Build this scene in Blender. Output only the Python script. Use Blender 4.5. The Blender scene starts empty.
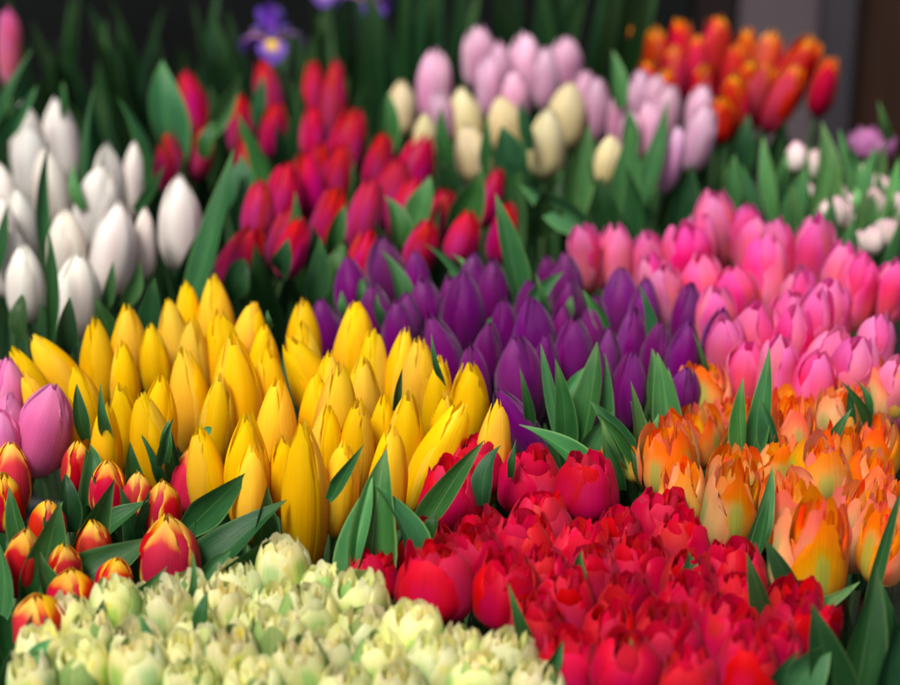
import bpy, math, random
from mathutils import Vector, Matrix, noise
random.seed(7)
R = math.radians
S = bpy.context.scene
COL = S.collection

# ------------------------------------------------------------------ camera
CAM_Z, PITCH, LENS = 1.17, 22.0, 85.0
FPX = LENS / 36.0 * 900.0
CAM = Vector((0, 0, CAM_Z))
FW = Vector((0, math.cos(R(PITCH)), -math.sin(R(PITCH))))
UP = Vector((0, math.sin(R(PITCH)), math.cos(R(PITCH))))
RT = Vector((1, 0, 0))
cd = bpy.data.cameras.new('camera'); cam = bpy.data.objects.new('camera', cd); COL.objects.link(cam)
cam.location = CAM; cam.rotation_euler = (R(90 - PITCH), 0, 0)
cd.lens = LENS; cd.sensor_width = 36.0; cd.clip_start = 0.05; cd.clip_end = 400
cd.dof.use_dof = True; cd.dof.focus_distance = 1.65; cd.dof.aperture_fstop = 3.8
S.camera = cam

def ray(px, py): return FW + RT * ((px - 450) / FPX) + UP * ((342.5 - py) / FPX)
def on_plane(px, py, drop):
    d = ray(px, py); t = drop / -d.z
    return CAM + d * t, t
def at_depth(px, py, t): return CAM + ray(px, py) * t

# ------------------------------------------------------------------ object helpers
def link(name, data, parent=None, loc=(0, 0, 0)):
    o = bpy.data.objects.new(name, data); COL.objects.link(o)
    o.location = loc
    if parent: o.parent = parent
    return o
def tag(o, label=None, cat=None, group=None, kind=None):
    if label: o['label'] = label
    if cat: o['category'] = cat
    if group: o['group'] = group
    if kind: o['kind'] = kind
    return o
def mesh(name, vs, fs, mats, uvs=None, smooth=True):
    me = bpy.data.meshes.new(name); me.from_pydata([tuple(v) for v in vs], [], fs)
    if uvs:
        ul = me.uv_layers.new(name='UVMap')
        for l in me.loops: ul.data[l.index].uv = uvs[l.vertex_index]
    for m in (mats if isinstance(mats, list) else [mats]): me.materials.append(m)
    if smooth: me.polygons.foreach_set('use_smooth', [True] * len(me.polygons))
    me.update()
    return me
def lerp(a, b, t): return a + (b - a) * t
def smooth(t): t = max(0, min(1, t)); return t * t * (3 - 2 * t)
def prof(pts, z):
    # monotone-ish Catmull-Rom through (z, r) points
    if z <= pts[0][0]: return pts[0][1]
    for i in range(len(pts) - 1):
        z0, r0 = pts[i]; z1, r1 = pts[i + 1]
        if z <= z1:
            t = (z - z0) / (z1 - z0)
            m0 = (r1 - pts[i - 1][1]) / (z1 - pts[i - 1][0]) if i > 0 else (r1 - r0) / (z1 - z0)
            m1 = (pts[i + 2][1] - r0) / (pts[i + 2][0] - z0) if i + 2 < len(pts) else (r1 - r0) / (z1 - z0)
            h = z1 - z0
            return ((2*t**3 - 3*t*t + 1) * r0 + (t**3 - 2*t*t + t) * h * m0 + (-2*t**3 + 3*t*t) * r1 + (t**3 - t*t) * h * m1)
    return pts[-1][1]

# ------------------------------------------------------------------ materials
def mk(name):
    m = bpy.data.materials.new(name); m.use_nodes = True
    nt = m.node_tree; nt.nodes.clear()
    return m, nt, (lambda t, **k: _n(nt, t, k)), nt.links.new
def _n(nt, t, k):
    n = nt.nodes.new(t)
    for a, v in k.items(): setattr(n, a, v)
    return n
def rgba(c): return (c[0], c[1], c[2], 1)
def mathn(N, L, op, a, b=None, c=None, clamp=False):
    n = N('ShaderNodeMath', operation=op); n.use_clamp = clamp
    for i, x in enumerate((a, b, c)):
        if x is None: continue
        if isinstance(x, (int, float)): n.inputs[i].default_value = x
        else: L(x, n.inputs[i])
    return n.outputs[0]
def sstep(N, L, x, a, b):
    n = N('ShaderNodeMapRange', interpolation_type='SMOOTHSTEP')
    L(x, n.inputs[0]); n.inputs[1].default_value = a; n.inputs[2].default_value = b
    n.inputs[3].default_value = 0; n.inputs[4].default_value = 1
    return n.outputs[0]
def mixc(N, L, f, a, b, mode='MIX'):
    n = N('ShaderNodeMix', data_type='RGBA', blend_type=mode)
    if isinstance(f, (int, float)): n.inputs[0].default_value = f
    else: L(f, n.inputs[0])
    for i, x in ((6, a), (7, b)):
        if isinstance(x, tuple): n.inputs[i].default_value = rgba(x)
        else: L(x, n.inputs[i])
    return n.outputs[2]

def petal_mat(name, stops, edge=None, mid=None, back=None, rough=0.5, trans=0.28, streak=0.22, sheen=0.15, vary=(0.012, 0.10, 0.16), coat=0.0, blotch=None, bump=0.25, tip0=0.62):
    """stops: colours along the petal from base to tip; edge=(colour, start, end, amount) towards the margin;
    mid=(colour, half width, from, to, amount) along the midrib; blotch=(colour, scale, lo, hi)."""
    m, nt, N, L = mk(name)
    uv = N('ShaderNodeUVMap'); sp = N('ShaderNodeSeparateXYZ'); L(uv.outputs[0], sp.inputs[0])
    X, U = sp.outputs[0], sp.outputs[1]
    oi = N('ShaderNodeObjectInfo')
    rnd = oi.outputs['Random']
    # slightly wandering coordinates
    cmb = N('ShaderNodeCombineXYZ'); L(X, cmb.inputs[0]); L(U, cmb.inputs[1]); L(mathn(N, L, 'MULTIPLY', rnd, 37.0), cmb.inputs[2])
    wn = N('ShaderNodeTexNoise'); L(cmb.outputs[0], wn.inputs['Vector']); wn.inputs['Scale'].default_value = 4.0; wn.inputs['Detail'].default_value = 3
    wob = mathn(N, L, 'SUBTRACT', wn.outputs[0], 0.5)
    d = mathn(N, L, 'MULTIPLY', mathn(N, L, 'ABSOLUTE', mathn(N, L, 'SUBTRACT', X, 0.5)), 2.0)
    dw = mathn(N, L, 'MULTIPLY_ADD', wob, 0.35, d)
    uw = mathn(N, L, 'MULTIPLY_ADD', wob, 0.25, U)
    rp = N('ShaderNodeValToRGB'); L(uw, rp.inputs[0])
    el = rp.color_ramp.elements
    while len(el) > 1: el.remove(el[-1])
    for i, (p, c) in enumerate(stops):
        e = el[0] if i == 0 else el.new(p)
        e.position = p; e.color = rgba(c)
    c = rp.outputs[0]
    # fine streaks that run along the petal
    mp = N('ShaderNodeMapping'); L(cmb.outputs[0], mp.inputs[0]); mp.inputs['Scale'].default_value = (34, 1.6, 1)
    sn = N('ShaderNodeTexNoise'); L(mp.outputs[0], sn.inputs['Vector']); sn.inputs['Scale'].default_value = 1.0; sn.inputs['Detail'].default_value = 4; sn.inputs['Roughness'].default_value = 0.6
    sv = mathn(N, L, 'SUBTRACT', sn.outputs[0], 0.5)
    if blotch:
        bc, bs, lo, hi = blotch
        bn = N('ShaderNodeTexNoise'); L(cmb.outputs[0], bn.inputs['Vector']); bn.inputs['Scale'].default_value = bs; bn.inputs['Detail'].default_value = 2
        c = mixc(N, L, sstep(N, L, bn.outputs[0], lo, hi), c, bc)
    if mid:
        mc, hw, f0, f1, amt = mid
        s1 = mathn(N, L, 'SUBTRACT', 1.0, sstep(N, L, mathn(N, L, 'MULTIPLY_ADD', sv, 0.35, d), hw * 0.35, hw))
        s2 = mathn(N, L, 'MULTIPLY', sstep(N, L, U, f0 - 0.1, f0 + 0.05), mathn(N, L, 'SUBTRACT', 1.0, sstep(N, L, U, f1 - 0.15, f1 + 0.1)))
        c = mixc(N, L, mathn(N, L, 'MULTIPLY', mathn(N, L, 'MULTIPLY', s1, s2), amt), c, mc)
    if edge:
        ec, e0, e1, amt = edge
        dd = mathn(N, L, 'MULTIPLY_ADD', sv, 0.5, dw)
        tipm = mathn(N, L, 'MULTIPLY', sstep(N, L, U, tip0, 1.0), 0.75)
        f = mathn(N, L, 'MAXIMUM', sstep(N, L, dd, e0, e1), tipm)
        f = mathn(N, L, 'MULTIPLY', f, sstep(N, L, U, 0.02, 0.35))
        c = mixc(N, L, mathn(N, L, 'MULTIPLY', f, amt), c, ec)
    k = mathn(N, L, 'MULTIPLY_ADD', sv, streak * 2, 1.0)
    hs = N('ShaderNodeHueSaturation'); L(c, hs.inputs['Color'])
    r2 = mathn(N, L, 'FRACT', mathn(N, L, 'MULTIPLY', rnd, 7.31)); r3 = mathn(N, L, 'FRACT', mathn(N, L, 'MULTIPLY', rnd, 13.7))
    L(mathn(N, L, 'MULTIPLY_ADD', mathn(N, L, 'SUBTRACT', rnd, 0.5), vary[0] * 2, 0.5), hs.inputs['Hue'])
    L(mathn(N, L, 'MULTIPLY_ADD', mathn(N, L, 'SUBTRACT', r2, 0.5), vary[1] * 2, 1.0), hs.inputs['Saturation'])
    val = mathn(N, L, 'MULTIPLY_ADD', mathn(N, L, 'SUBTRACT', r3, 0.5), vary[2] * 2, 1.0)
    L(mathn(N, L, 'MULTIPLY', val, k), hs.inputs['Value'])
    c = mixc(N, L, 1.0, hs.outputs[0], oi.outputs['Color'], 'MULTIPLY')
    bp = N('ShaderNodeBump'); bp.inputs['Strength'].default_value = bump; bp.inputs['Distance'].default_value = 0.0016
    L(mathn(N, L, 'MULTIPLY_ADD', wob, 0.8, sv), bp.inputs['Height'])
    b = N('ShaderNodeBsdfPrincipled'); L(c, b.inputs['Base Color']); L(bp.outputs[0], b.inputs['Normal'])
    L(mathn(N, L, 'MULTIPLY_ADD', wob, 0.25, rough), b.inputs['Roughness'])
    b.inputs['Specular IOR Level'].default_value = 0.18; b.inputs['Sheen Weight'].default_value = sheen; b.inputs['Sheen Roughness'].default_value = 0.4
    b.inputs['Coat Weight'].default_value = coat
    tr = N('ShaderNodeBsdfTranslucent'); L(c, tr.inputs[0]); L(bp.outputs[0], tr.inputs['Normal'])
    mx = N('ShaderNodeMixShader'); mx.inputs[0].default_value = trans; L(b.outputs[0], mx.inputs[1]); L(tr.outputs[0], mx.inputs[2])
    out = N('ShaderNodeOutputMaterial'); L(mx.outputs[0], out.inputs[0])
    return m

def leaf_mat(name, c0, c1, cedge, rough=0.40, trans=0.22):
    m, nt, N, L = mk(name)
    uv = N('ShaderNodeUVMap'); sp = N('ShaderNodeSeparateXYZ'); L(uv.outputs[0], sp.inputs[0])
    X, U = sp.outputs[0], sp.outputs[1]
    oi = N('ShaderNodeObjectInfo'); rnd = oi.outputs['Random']
    cmb = N('ShaderNodeCombineXYZ'); L(X, cmb.inputs[0]); L(U, cmb.inputs[1]); L(mathn(N, L, 'MULTIPLY', rnd, 29.0), cmb.inputs[2])
    mp = N('ShaderNodeMapping'); L(cmb.outputs[0], mp.inputs[0]); mp.inputs['Scale'].default_value = (46, 0.9, 1)
    sn = N('ShaderNodeTexNoise'); L(mp.outputs[0], sn.inputs['Vector']); sn.inputs['Scale'].default_value = 1.0; sn.inputs['Detail'].default_value = 3
    sv = mathn(N, L, 'SUBTRACT', sn.outputs[0], 0.5)
    bn = N('ShaderNodeTexNoise'); L(cmb.outputs[0], bn.inputs['Vector']); bn.inputs['Scale'].default_value = 3.0; bn.inputs['Detail'].default_value = 5
    c = mixc(N, L, mathn(N, L, 'MULTIPLY_ADD', bn.outputs[0], 1.1, -0.05, True), c0, c1)
    d = mathn(N, L, 'MULTIPLY', mathn(N, L, 'ABSOLUTE', mathn(N, L, 'SUBTRACT', X, 0.5)), 2.0)
    c = mixc(N, L, mathn(N, L, 'MULTIPLY', sstep(N, L, d, 0.86, 0.99), 0.55), c, cedge)
    c = mixc(N, L, mathn(N, L, 'MULTIPLY', mathn(N, L, 'SUBTRACT', 1.0, sstep(N, L, d, 0.0, 0.07)), 0.30), c, cedge)
    c = mixc(N, L, mathn(N, L, 'MULTIPLY', sstep(N, L, U, 0.75, 1.0), 0.30), c, cedge)
    hs = N('ShaderNodeHueSaturation'); L(c, hs.inputs['Color'])
    r2 = mathn(N, L, 'FRACT', mathn(N, L, 'MULTIPLY', rnd, 7.31))
    L(mathn(N, L, 'MULTIPLY_ADD', mathn(N, L, 'SUBTRACT', rnd, 0.5), 0.05, 0.5), hs.inputs['Hue'])
    L(mathn(N, L, 'MULTIPLY', mathn(N, L, 'MULTIPLY_ADD', sv, 0.75, 1.0), mathn(N, L, 'MULTIPLY_ADD', r2, 0.6, 0.7)), hs.inputs['Value'])
    c = mixc(N, L, 1.0, hs.outputs[0], oi.outputs['Color'], 'MULTIPLY')
    bp = N('ShaderNodeBump'); bp.inputs['Strength'].default_value = 0.35; bp.inputs['Distance'].default_value = 0.0015; L(sv, bp.inputs['Height'])
    b = N('ShaderNodeBsdfPrincipled'); L(c, b.inputs['Base Color']); L(bp.outputs[0], b.inputs['Normal'])
    L(mathn(N, L, 'MULTIPLY_ADD', bn.outputs[0], 0.3, rough - 0.15), b.inputs['Roughness'])
    b.inputs['Specular IOR Level'].default_value = 0.25
    tr = N('ShaderNodeBsdfTranslucent'); L(c, tr.inputs[0])
    mx = N('ShaderNodeMixShader'); mx.inputs[0].default_value = trans; L(b.outputs[0], mx.inputs[1]); L(tr.outputs[0], mx.inputs[2])
    out = N('ShaderNodeOutputMaterial'); L(mx.outputs[0], out.inputs[0])
    return m

def surf_mat(name, c0, c1, scale=6.0, rough=0.8, bump=0.2, stretch=(1, 1, 1), detail=6, spec=.15):
    m, nt, N, L = mk(name)
    tc = N('ShaderNodeTexCoord'); mp = N('ShaderNodeMapping'); L(tc.outputs['Object'], mp.inputs[0]); mp.inputs['Scale'].default_value = stretch
    n = N('ShaderNodeTexNoise'); L(mp.outputs[0], n.inputs['Vector']); n.inputs['Scale'].default_value = scale; n.inputs['Detail'].default_value = detail
    c = mixc(N, L, sstep(N, L, n.outputs[0], 0.3, 0.7), c0, c1)
    b = N('ShaderNodeBsdfPrincipled'); L(c, b.inputs['Base Color']); b.inputs['Roughness'].default_value = rough; b.inputs['Specular IOR Level'].default_value = spec
    bp = N('ShaderNodeBump'); bp.inputs['Strength'].default_value = bump; bp.inputs['Distance'].default_value = 0.01; L(n.outputs[0], bp.inputs['Height']); L(bp.outputs[0], b.inputs['Normal'])
    out = N('ShaderNodeOutputMaterial'); L(b.outputs[0], out.inputs[0])
    return m

GREEN = (0.20, 0.32, 0.06)
M = {}
M['yellow'] = petal_mat('yellow petal', [(0, (.55, .50, .04)), (.15, (.86, .49, .002)), (.6, (.94, .56, .002)), (1, (.97, .67, .006))], vary=(.008, .05, .08), sheen=.0, streak=.09, trans=.38, bump=.3, mid=((.66, .62, .04), .22, .0, .45, .45))
M['purple'] = petal_mat('purple petal', [(0, (.20, .03, .15)), (.3, (.125, .003, .105)), (.8, (.18, .007, .155)), (1, (.27, .03, .24))], edge=((.06, .001, .06), .6, 1.0, .65), sheen=.22, vary=(.02, .08, .28), trans=.24, rough=.38, coat=.12)
M['pink'] = petal_mat('pink petal', [(0, (.84, .42, .34)), (.25, (.84, .20, .31)), (.7, (.86, .095, .34)), (1, (.86, .085, .38))], edge=((.90, .24, .54), .30, 1.0, .8), mid=((.88, .14, .18), .6, .15, .85, .45), sheen=.05, vary=(.015, .15, .10), trans=.48)
M['red'] = petal_mat('red petal', [(0, (.38, .02, .11)), (.4, (.43, .003, .075)), (.8, (.54, .003, .048)), (1, (.64, .004, .026))], mid=((.50, .014, .16), .55, .0, .7, .75), edge=((.56, .002, .022), .55, 1.0, .7), sheen=.06, vary=(.012, .05, .25))
M['white'] = petal_mat('white petal', [(0, (.46, .48, .32)), (.14, (.70, .65, .54)), (.5, (.82, .76, .69)), (1, (.88, .82, .74))], sheen=.05, vary=(.01, .15, .06), streak=.08, mid=((.72, .59, .55), .4, .1, .8, .5), trans=.28)
M['cream'] = petal_mat('cream petal', [(0, (.58, .55, .20)), (.3, (.78, .62, .30)), (1, (.80, .68, .42))], vary=(.01, .1, .08), streak=.1)
M['mauve'] = petal_mat('mauve petal', [(0, (.52, .34, .38)), (.3, (.64, .27, .44)), (1, (.76, .42, .58))], edge=((.80, .52, .66), .4, 1.0, .8), vary=(.015, .1, .12))
M['flame'] = petal_mat('flame petal', [(0, (.24, .003, .01)), (.5, (.44, .002, .005)), (.86, (.58, .005, .004)), (.95, (.80, .10, .005)), (1, (.90, .40, .01))], vary=(.015, .08, .2), sheen=.0)
M['lilac'] = petal_mat('lilac petal', [(0, (.74, .46, .54)), (.3, (.78, .18, .46)), (1, (.84, .20, .50))], edge=((.86, .36, .60), .4, 1.0, .7), sheen=.1, trans=.45)
M['striped'] = petal_mat('striped petal', [(0, (.42, .02, .05)), (.4, (.52, .002, .014)), (.80, (.60, .004, .008)), (.94, (.82, .34, .03)), (1, (.90, .56, .06))], edge=((.90, .52, .04), .66, .92, 1.0), vary=(.01, .05, .12), sheen=.0, tip0=.76)
M['carmine'] = petal_mat('carmine petal', [(0, (.28, .001, .025)), (.3, (.48, .001, .028)), (.75, (.60, .001, .024)), (1, (.70, .001, .020))], edge=((.70, .006, .055), .5, 1.05, .7), mid=((.58, .003, .075), .5, .1, .75, .7), sheen=.04, rough=.50, vary=(.008, .03, .16), trans=.45)
M['orange'] = petal_mat('orange petal', [(0, (.30, .42, .07)), (.2, (.78, .50, .13)), (.6, (.90, .42, .09)), (1, (.90, .28, .03))], edge=((.90, .17, .010), .62, 1.0, .85), mid=((.42, .52, .11), .30, .0, .74, .85), vary=(.025, .15, .10), blotch=((.90, .50, .18), 2.0, .5, .7), sheen=.05, trans=.48)
M['ruffle'] = petal_mat('orange ruffle petal', [(0, (.72, .40, .05)), (.4, (.90, .42, .05)), (1, (.90, .26, .02))], edge=((.88, .11, .008), .6, 1.0, .85), vary=(.03, .10, .15), blotch=((.92, .60, .08), 3.0, .45, .65), sheen=.0, trans=.50)
M['lime'] = petal_mat('pale lime petal', [(0, (.34, .52, .10)), (.25, (.60, .70, .19)), (.6, (.84, .84, .34)), (1, (.90, .87, .46))], mid=((.38, .64, .17), .38, .0, .75, .8), edge=((.90, .87, .52), .5, 1.0, .6), vary=(.018, .2, .06), blotch=((.88, .76, .09), 2.6, .56, .80), trans=.48)
M['lemon'] = petal_mat('lemon inner petal', [(0, (.66, .68, .14)), (.5, (.90, .82, .24)), (1, (.90, .86, .42))], edge=((.90, .87, .55), .5, 1.0, .6), vary=(.025, .25, .08), blotch=((.92, .64, .04), 3.0, .54, .76), trans=.44)
M['blush'] = petal_mat('blush petal', [(0, (.40, .45, .20)), (.4, (.78, .68, .60)), (1, (.80, .62, .60))], edge=((.78, .40, .52), .7, 1.0, .5))
M['orchid'] = petal_mat('orchid petal', [(0, (.50, .30, .40)), (.5, (.60, .16, .42)), (1, (.66, .24, .50))])
M['iris'] = petal_mat('iris petal', [(0, (.20, .09, .45)), (.5, (.14, .05, .40)), (1, (.17, .08, .46))])
M['iris_fall'] = petal_mat('iris fall petal', [(0, (.75, .42, .02)), (.2, (.30, .10, .45)), (.60, (.16, .06, .46)), (1, (.17, .07, .48))], mid=((.90, .55, .03), .62, .1, .78, 1.0))
LEAF = leaf_mat('tulip leaf', (.010, .055, .018), (.030, .125, .034), (.13, .26, .08))
LEAFY = leaf_mat('fresh tulip leaf', (.022, .095, .028), (.060, .18, .055), (.18, .32, .11))
STEM = leaf_mat('tulip stem', (.06, .15, .05), (.10, .20, .07), (.12, .22, .08), rough=.5, trans=.05)
SEPAL = leaf_mat('green outer petal', (.14, .28, .07), (.30, .42, .12), (.45, .50, .18), rough=.5, trans=.3)

# ------------------------------------------------------------------ petals
def petal(name, mat, pts, th=0.0, layer=1.0, height=1.0, wmax=0.55, wf=((0, .32), (.2, .75), (.5, 1.0), (.8, .95), (1, .62)), a=0.40, p=1.5,
          crease=0.05, edge=0.0, skew=0.03, rag=0.0, wob=0.02, z0=0.0, seed=0, nu=15, nv=10, capang=1.25, flare=0.0, cup=0.0, close=0.0):
    vs, fs, uv = [], [], []
    for i in range(nu + 1):
        u = i / nu
        for j in range(nv + 1):
            v = -1 + 2 * j / nv
            zt = 1 - a * abs(v) ** p
            if rag:
                zt += rag * (noise.noise(Vector((v * 2.6, seed * 3.1, 1.7))) + .6 * noise.noise(Vector((v * 7.0, seed * 5.3, 4.1)))) * smooth(u)
            z = u * zt
            r = prof(pts, min(z, 1.0)) * layer * (1 - close * smooth((z - .6) / .4))
            hw = wmax * prof(wf, u) * lerp(1.0, layer, .5)
            ang = v * min(hw / max(r, .04), capang)
            rr = r * (1 + crease * math.exp(-(v / .16) ** 2) * smooth(u * 2) + edge * abs(v) ** 3 + skew * v)
            rr += flare * smooth((u - .55) / .45) ** 2
            rr -= cup * (1 - v * v) * smooth((u - .5) / .5) * .5
            rr += wob * noise.noise(Vector((v * 1.3 + seed, u * 2.2, seed * 1.9)))
            t = th + ang
            vs.append((rr * math.cos(t), rr * math.sin(t), z0 + z * height + wob * .4 * noise.noise(Vector((v * 2, u * 3 + seed, 7)))))
            uv.append(((v + 1) / 2, u))
    w = nv + 1
    for i in range(nu):
        for j in range(nv):
            fs.append((i * w + j, i * w + j + 1, (i + 1) * w + j + 1, (i + 1) * w + j))
    return mesh(name, vs, fs, mat, uv)

def single(mat, pts, rng, k, wmax=.60, a=.26, p=1.8, rag=.03, crease=.05, n=3, hspread=.02, open_=0.0, wob=.025, close=.40, gap=.84, groove=-.10, **kw):
    out = []
    for ring in (1, 0):                                   # inner ring, then outer ring
        for q in range(n):
            th = (q + (0.5 if ring else 0)) * 2 * math.pi / n + rng.uniform(-.12, .12)
            out.append(petal('petal', mat, pts, th, layer=(.93 if ring else 1.0), height=1 + rng.uniform(-hspread, hspread) + (0.01 if ring else -.02),
                             wmax=wmax * (.9 if ring else gap) * rng.uniform(.92, 1.08), a=a * rng.uniform(.85, 1.15), p=p, crease=crease * rng.uniform(.5, 1.5), skew=rng.uniform(-.05, .05),
                             edge=groove * rng.uniform(.5, 1.3), rag=rag, wob=wob, seed=rng.random() * 50, flare=open_ * rng.uniform(.3, 1.3) * (0 if ring else 1), close=close if ring else 0, **kw))
    return out
def double(mat, inner, rng, rings, wmax=.46, a=.35, p=1.8, rag=.08, sepal=None, groove=-.16, spread=(-.04, .06), hvar=.06, **kw):
    out = []
    for (n, layer, hgt, pts, m_in, w) in rings:
        o = rng.uniform(0, 6.28)
        for q in range(n):
            th = o + q * 2 * math.pi / n + rng.uniform(-.20, .20)
            mm = inner if m_in else mat
            if sepal and not m_in and rng.random() < .10: mm = sepal
            out.append(petal('petal', mm, pts, th, layer=layer * rng.uniform(.93, 1.07), height=hgt * rng.uniform(1 - hvar, 1 + hvar), wmax=wmax * w * rng.uniform(.88, 1.12),
                             a=a * rng.uniform(.7, 1.3), p=p, crease=rng.uniform(-.02, .05), skew=rng.uniform(-.07, .07), edge=groove * rng.uniform(.5, 1.4),
                             rag=rag, wob=.05, seed=rng.random() * 50, flare=rng.uniform(*spread), nu=12, nv=9, **kw))
    return out

P_BUD = [(0, .10), (.07, .27), (.22, .43), (.42, .50), (.65, .46), (.85, .31), (1, .11)]
P_LONG = [(0, .11), (.06, .28), (.20, .43), (.40, .50), (.62, .46), (.84, .31), (1, .13)]
P_EGG = [(0, .13), (.06, .32), (.20, .47), (.40, .50), (.65, .45), (.86, .29), (1, .10)]
P_TRI = [(0, .12), (.07, .32), (.22, .47), (.40, .50), (.68, .42), (1, .20)]
P_CUP = [(0, .12), (.07, .30), (.22, .45), (.45, .50), (.72, .46), (.9, .33), (1, .20)]
P_FAT = [(0, .14), (.06, .34), (.20, .48), (.42, .50), (.70, .43), (.90, .24), (1, .09)]
P_D0 = [(0, .16), (.07, .36), (.24, .49), (.48, .50), (.74, .43), (.9, .34), (1, .27)]
P_D1 = [(0, .14), (.10, .32), (.35, .47), (.60, .50), (.82, .45), (1, .36)]
P_D2 = [(0, .20), (.30, .42), (.60, .49), (.85, .49), (1, .46)]
P_O0 = [(0, .15), (.07, .35), (.24, .49), (.48, .50), (.74, .44), (1, .32)]

KIND = {}
def variants(key, n, fn):
    KIND[key] = [fn(random.Random(hash_(key) + i), i) for i in range(n)]
def hash_(s): return sum((i + 1) * ord(c) for i, c in enumerate(s))
variants('yellow', 7, lambda r, k: single(M['yellow'], P_LONG, r, k, rag=.06, crease=.07, a=r.choice((.16, .20, .24)), p=1.7, groove=-.09, open_=r.choice((0, 0, .05))))
variants('purple', 6, lambda r, k: single(M['purple'], P_BUD, r, k, rag=.03, crease=.05, a=.24, p=1.7, groove=-.13))
variants('pink', 6, lambda r, k: single(M['pink'], P_CUP, r, k, rag=.07, a=.29, p=1.7, open_=.04, wob=.07, close=.35, hspread=.03))
variants('red', 6, lambda r, k: single(M['red'], P_TRI, r, k, rag=.03, a=.36, p=1.4, open_=.02))
variants('white', 6, lambda r, k: single(M['white'], P_EGG, r, k, rag=.03, a=.20, p=2.0, crease=.04, groove=-.16))
variants('cream', 4, lambda r, k: single(M['cream'], P_EGG, r, k, rag=.03, a=.26, p=1.9, crease=.03))
variants('mauve', 5, lambda r, k: single(M['mauve'], P_CUP, r, k, rag=.05, a=.24, p=1.8, wob=.04))
variants('flame', 5, lambda r, k: single(M['flame'], P_TRI, r, k, rag=.07, a=.32, p=1.5, open_=.05, wob=.05))
variants('lilac', 3, lambda r, k: single(M['lilac'], P_FAT, r, k, rag=.04, a=.26, p=1.9))
variants('striped', 5, lambda r, k: single(M['striped'], P_FAT, r, k, rag=.04, a=.26, p=1.8))
variants('blush', 3, lambda r, k: single(M['blush'], P_BUD, r, k, rag=.04))
WB = ((0, .35), (.2, .78), (.5, 1.0), (.8, .92), (1, .55))
variants('carmine', 8, lambda r, k: double(M['carmine'], M['carmine'], r, [(3, .24, .97, P_D2, 0, .60), (4, .48, 1.0, P_D1, 0, .74), (5, .76, .98, P_D1, 0, .84), (5, 1.0, .92, P_D0, 0, .98)], rag=.06, a=.24, p=2.2, wmax=.52, wf=WB))
variants('orange', 8, lambda r, k: double(M['orange'], M['ruffle'], r, [(5, .24, .95, P_D2, 1, .58), (6, .46, .99, P_D2, 1, .60), (5, .73, .96, P_D1, r.randrange(2), .80), (4, 1.0, .97, P_O0, 0, 1.06)], rag=.11, a=.36, p=1.6, wmax=.52, wf=WB, hvar=.10))
variants('lime', 8, lambda r, k: double(M['lime'], M['lemon'], r, [(4, .24, .96, P_D2, 1, .60), (5, .48, .99, P_D2, 1, .66), (5, .75, .97, P_D1, 0, .84), (5, 1.0, .93, P_O0, 0, .98)], rag=.07, a=.28, p=1.9, wmax=.52, wf=WB, sepal=SEPAL))
variants('orchid', 2, lambda r, k: double(M['orchid'], M['orchid'], r, [(5, .45, 1.0, P_D2, 0, .8), (6, .75, 1.0, P_D2, 0, .8), (6, 1.0, .85, P_D2, 0, .9)], rag=.12))

# ------------------------------------------------------------------ leaves and stems
def leaf_mesh(pts, width, nrm, mat, fold=.35, prof_w=None, ns=14, nv=6, twist=0.0, wav=.06, seed=0, curl=0.0):
    """pts: three control points (base, middle, tip) of the midrib; nrm: direction the blade faces."""
    p0, p1, p2 = pts
    pw = prof_w or [(0, .55), (.15, .82), (.35, 1.0), (.58, .82), (.78, .50), (.92, .20), (1, .01)]
    vs, fs, uv = [], [], []
    for i in range(ns + 1):
        s = i / ns
        c = p0 * (1 - s) ** 2 + p1 * 2 * s * (1 - s) + p2 * s * s
        tg = ((p1 - p0) * (1 - s) + (p2 - p1) * s).normalized()
        n = (nrm - tg * nrm.dot(tg)).normalized()
        n = Matrix.Rotation(twist * (s - .3), 3, tg) @ n
        sd = tg.cross(n)
        w = width * .5 * prof(pw, s)
        for j in range(nv + 1):
            v = -1 + 2 * j / nv
            off = sd * (v * w) + n * (fold * w * (v * v) * (1 - .4 * s)) + n * (wav * w * math.sin(s * 9 + seed + (1.5 if v > 0 else 0)) * abs(v)) + n * (curl * s * s)
            vs.append(c + off); uv.append(((v + 1) / 2, s))
    k = nv + 1
    for i in range(ns):
        for j in range(nv):
            fs.append((i * k + j, i * k + j + 1, (i + 1) * k + j + 1, (i + 1) * k + j))
    return mesh('leaf', vs, fs, mat, uv)
LEAFSET = {}
for key, mt in (('dark', LEAF), ('fresh', LEAFY)):
    LEAFSET[key] = []
    for i in range(8):
        rr = random.Random(i + 31)
        b = rr.uniform(.10, .38); tip = Vector((b, rr.uniform(-.1, .1), 1.0)); mid = Vector((rr.uniform(.12, .26), rr.uniform(-.04, .04), .5))
        LEAFSET[key].append(leaf_mesh((Vector((0.02, 0, 0)), mid, tip), rr.uniform(.17, .27), Vector((-1, 0, .2)), mt, fold=rr.uniform(.3, .7), twist=rr.uniform(-.9, .9), seed=i))
def stem_mesh(p0, p1, p2, r):
    vs, fs, uv = [], [], []
    ns, nk = 9, 8
    for i in range(ns + 1):
        s = i / ns
        c = p0 * (1 - s) ** 2 + p1 * 2 * s * (1 - s) + p2 * s * s
        for k in range(nk):
            t = k * 2 * math.pi / nk
            vs.append(c + Vector((math.cos(t) * r, math.sin(t) * r, 0))); uv.append((.15 + .2 * k / nk, s * .7))
    for i in range(ns):
        for k in range(nk):
            fs.append((i * nk + k, i * nk + (k + 1) % nk, (i + 1) * nk + (k + 1) % nk, (i + 1) * nk + k))
    return mesh('stem', vs, fs, STEM, uv)

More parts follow.
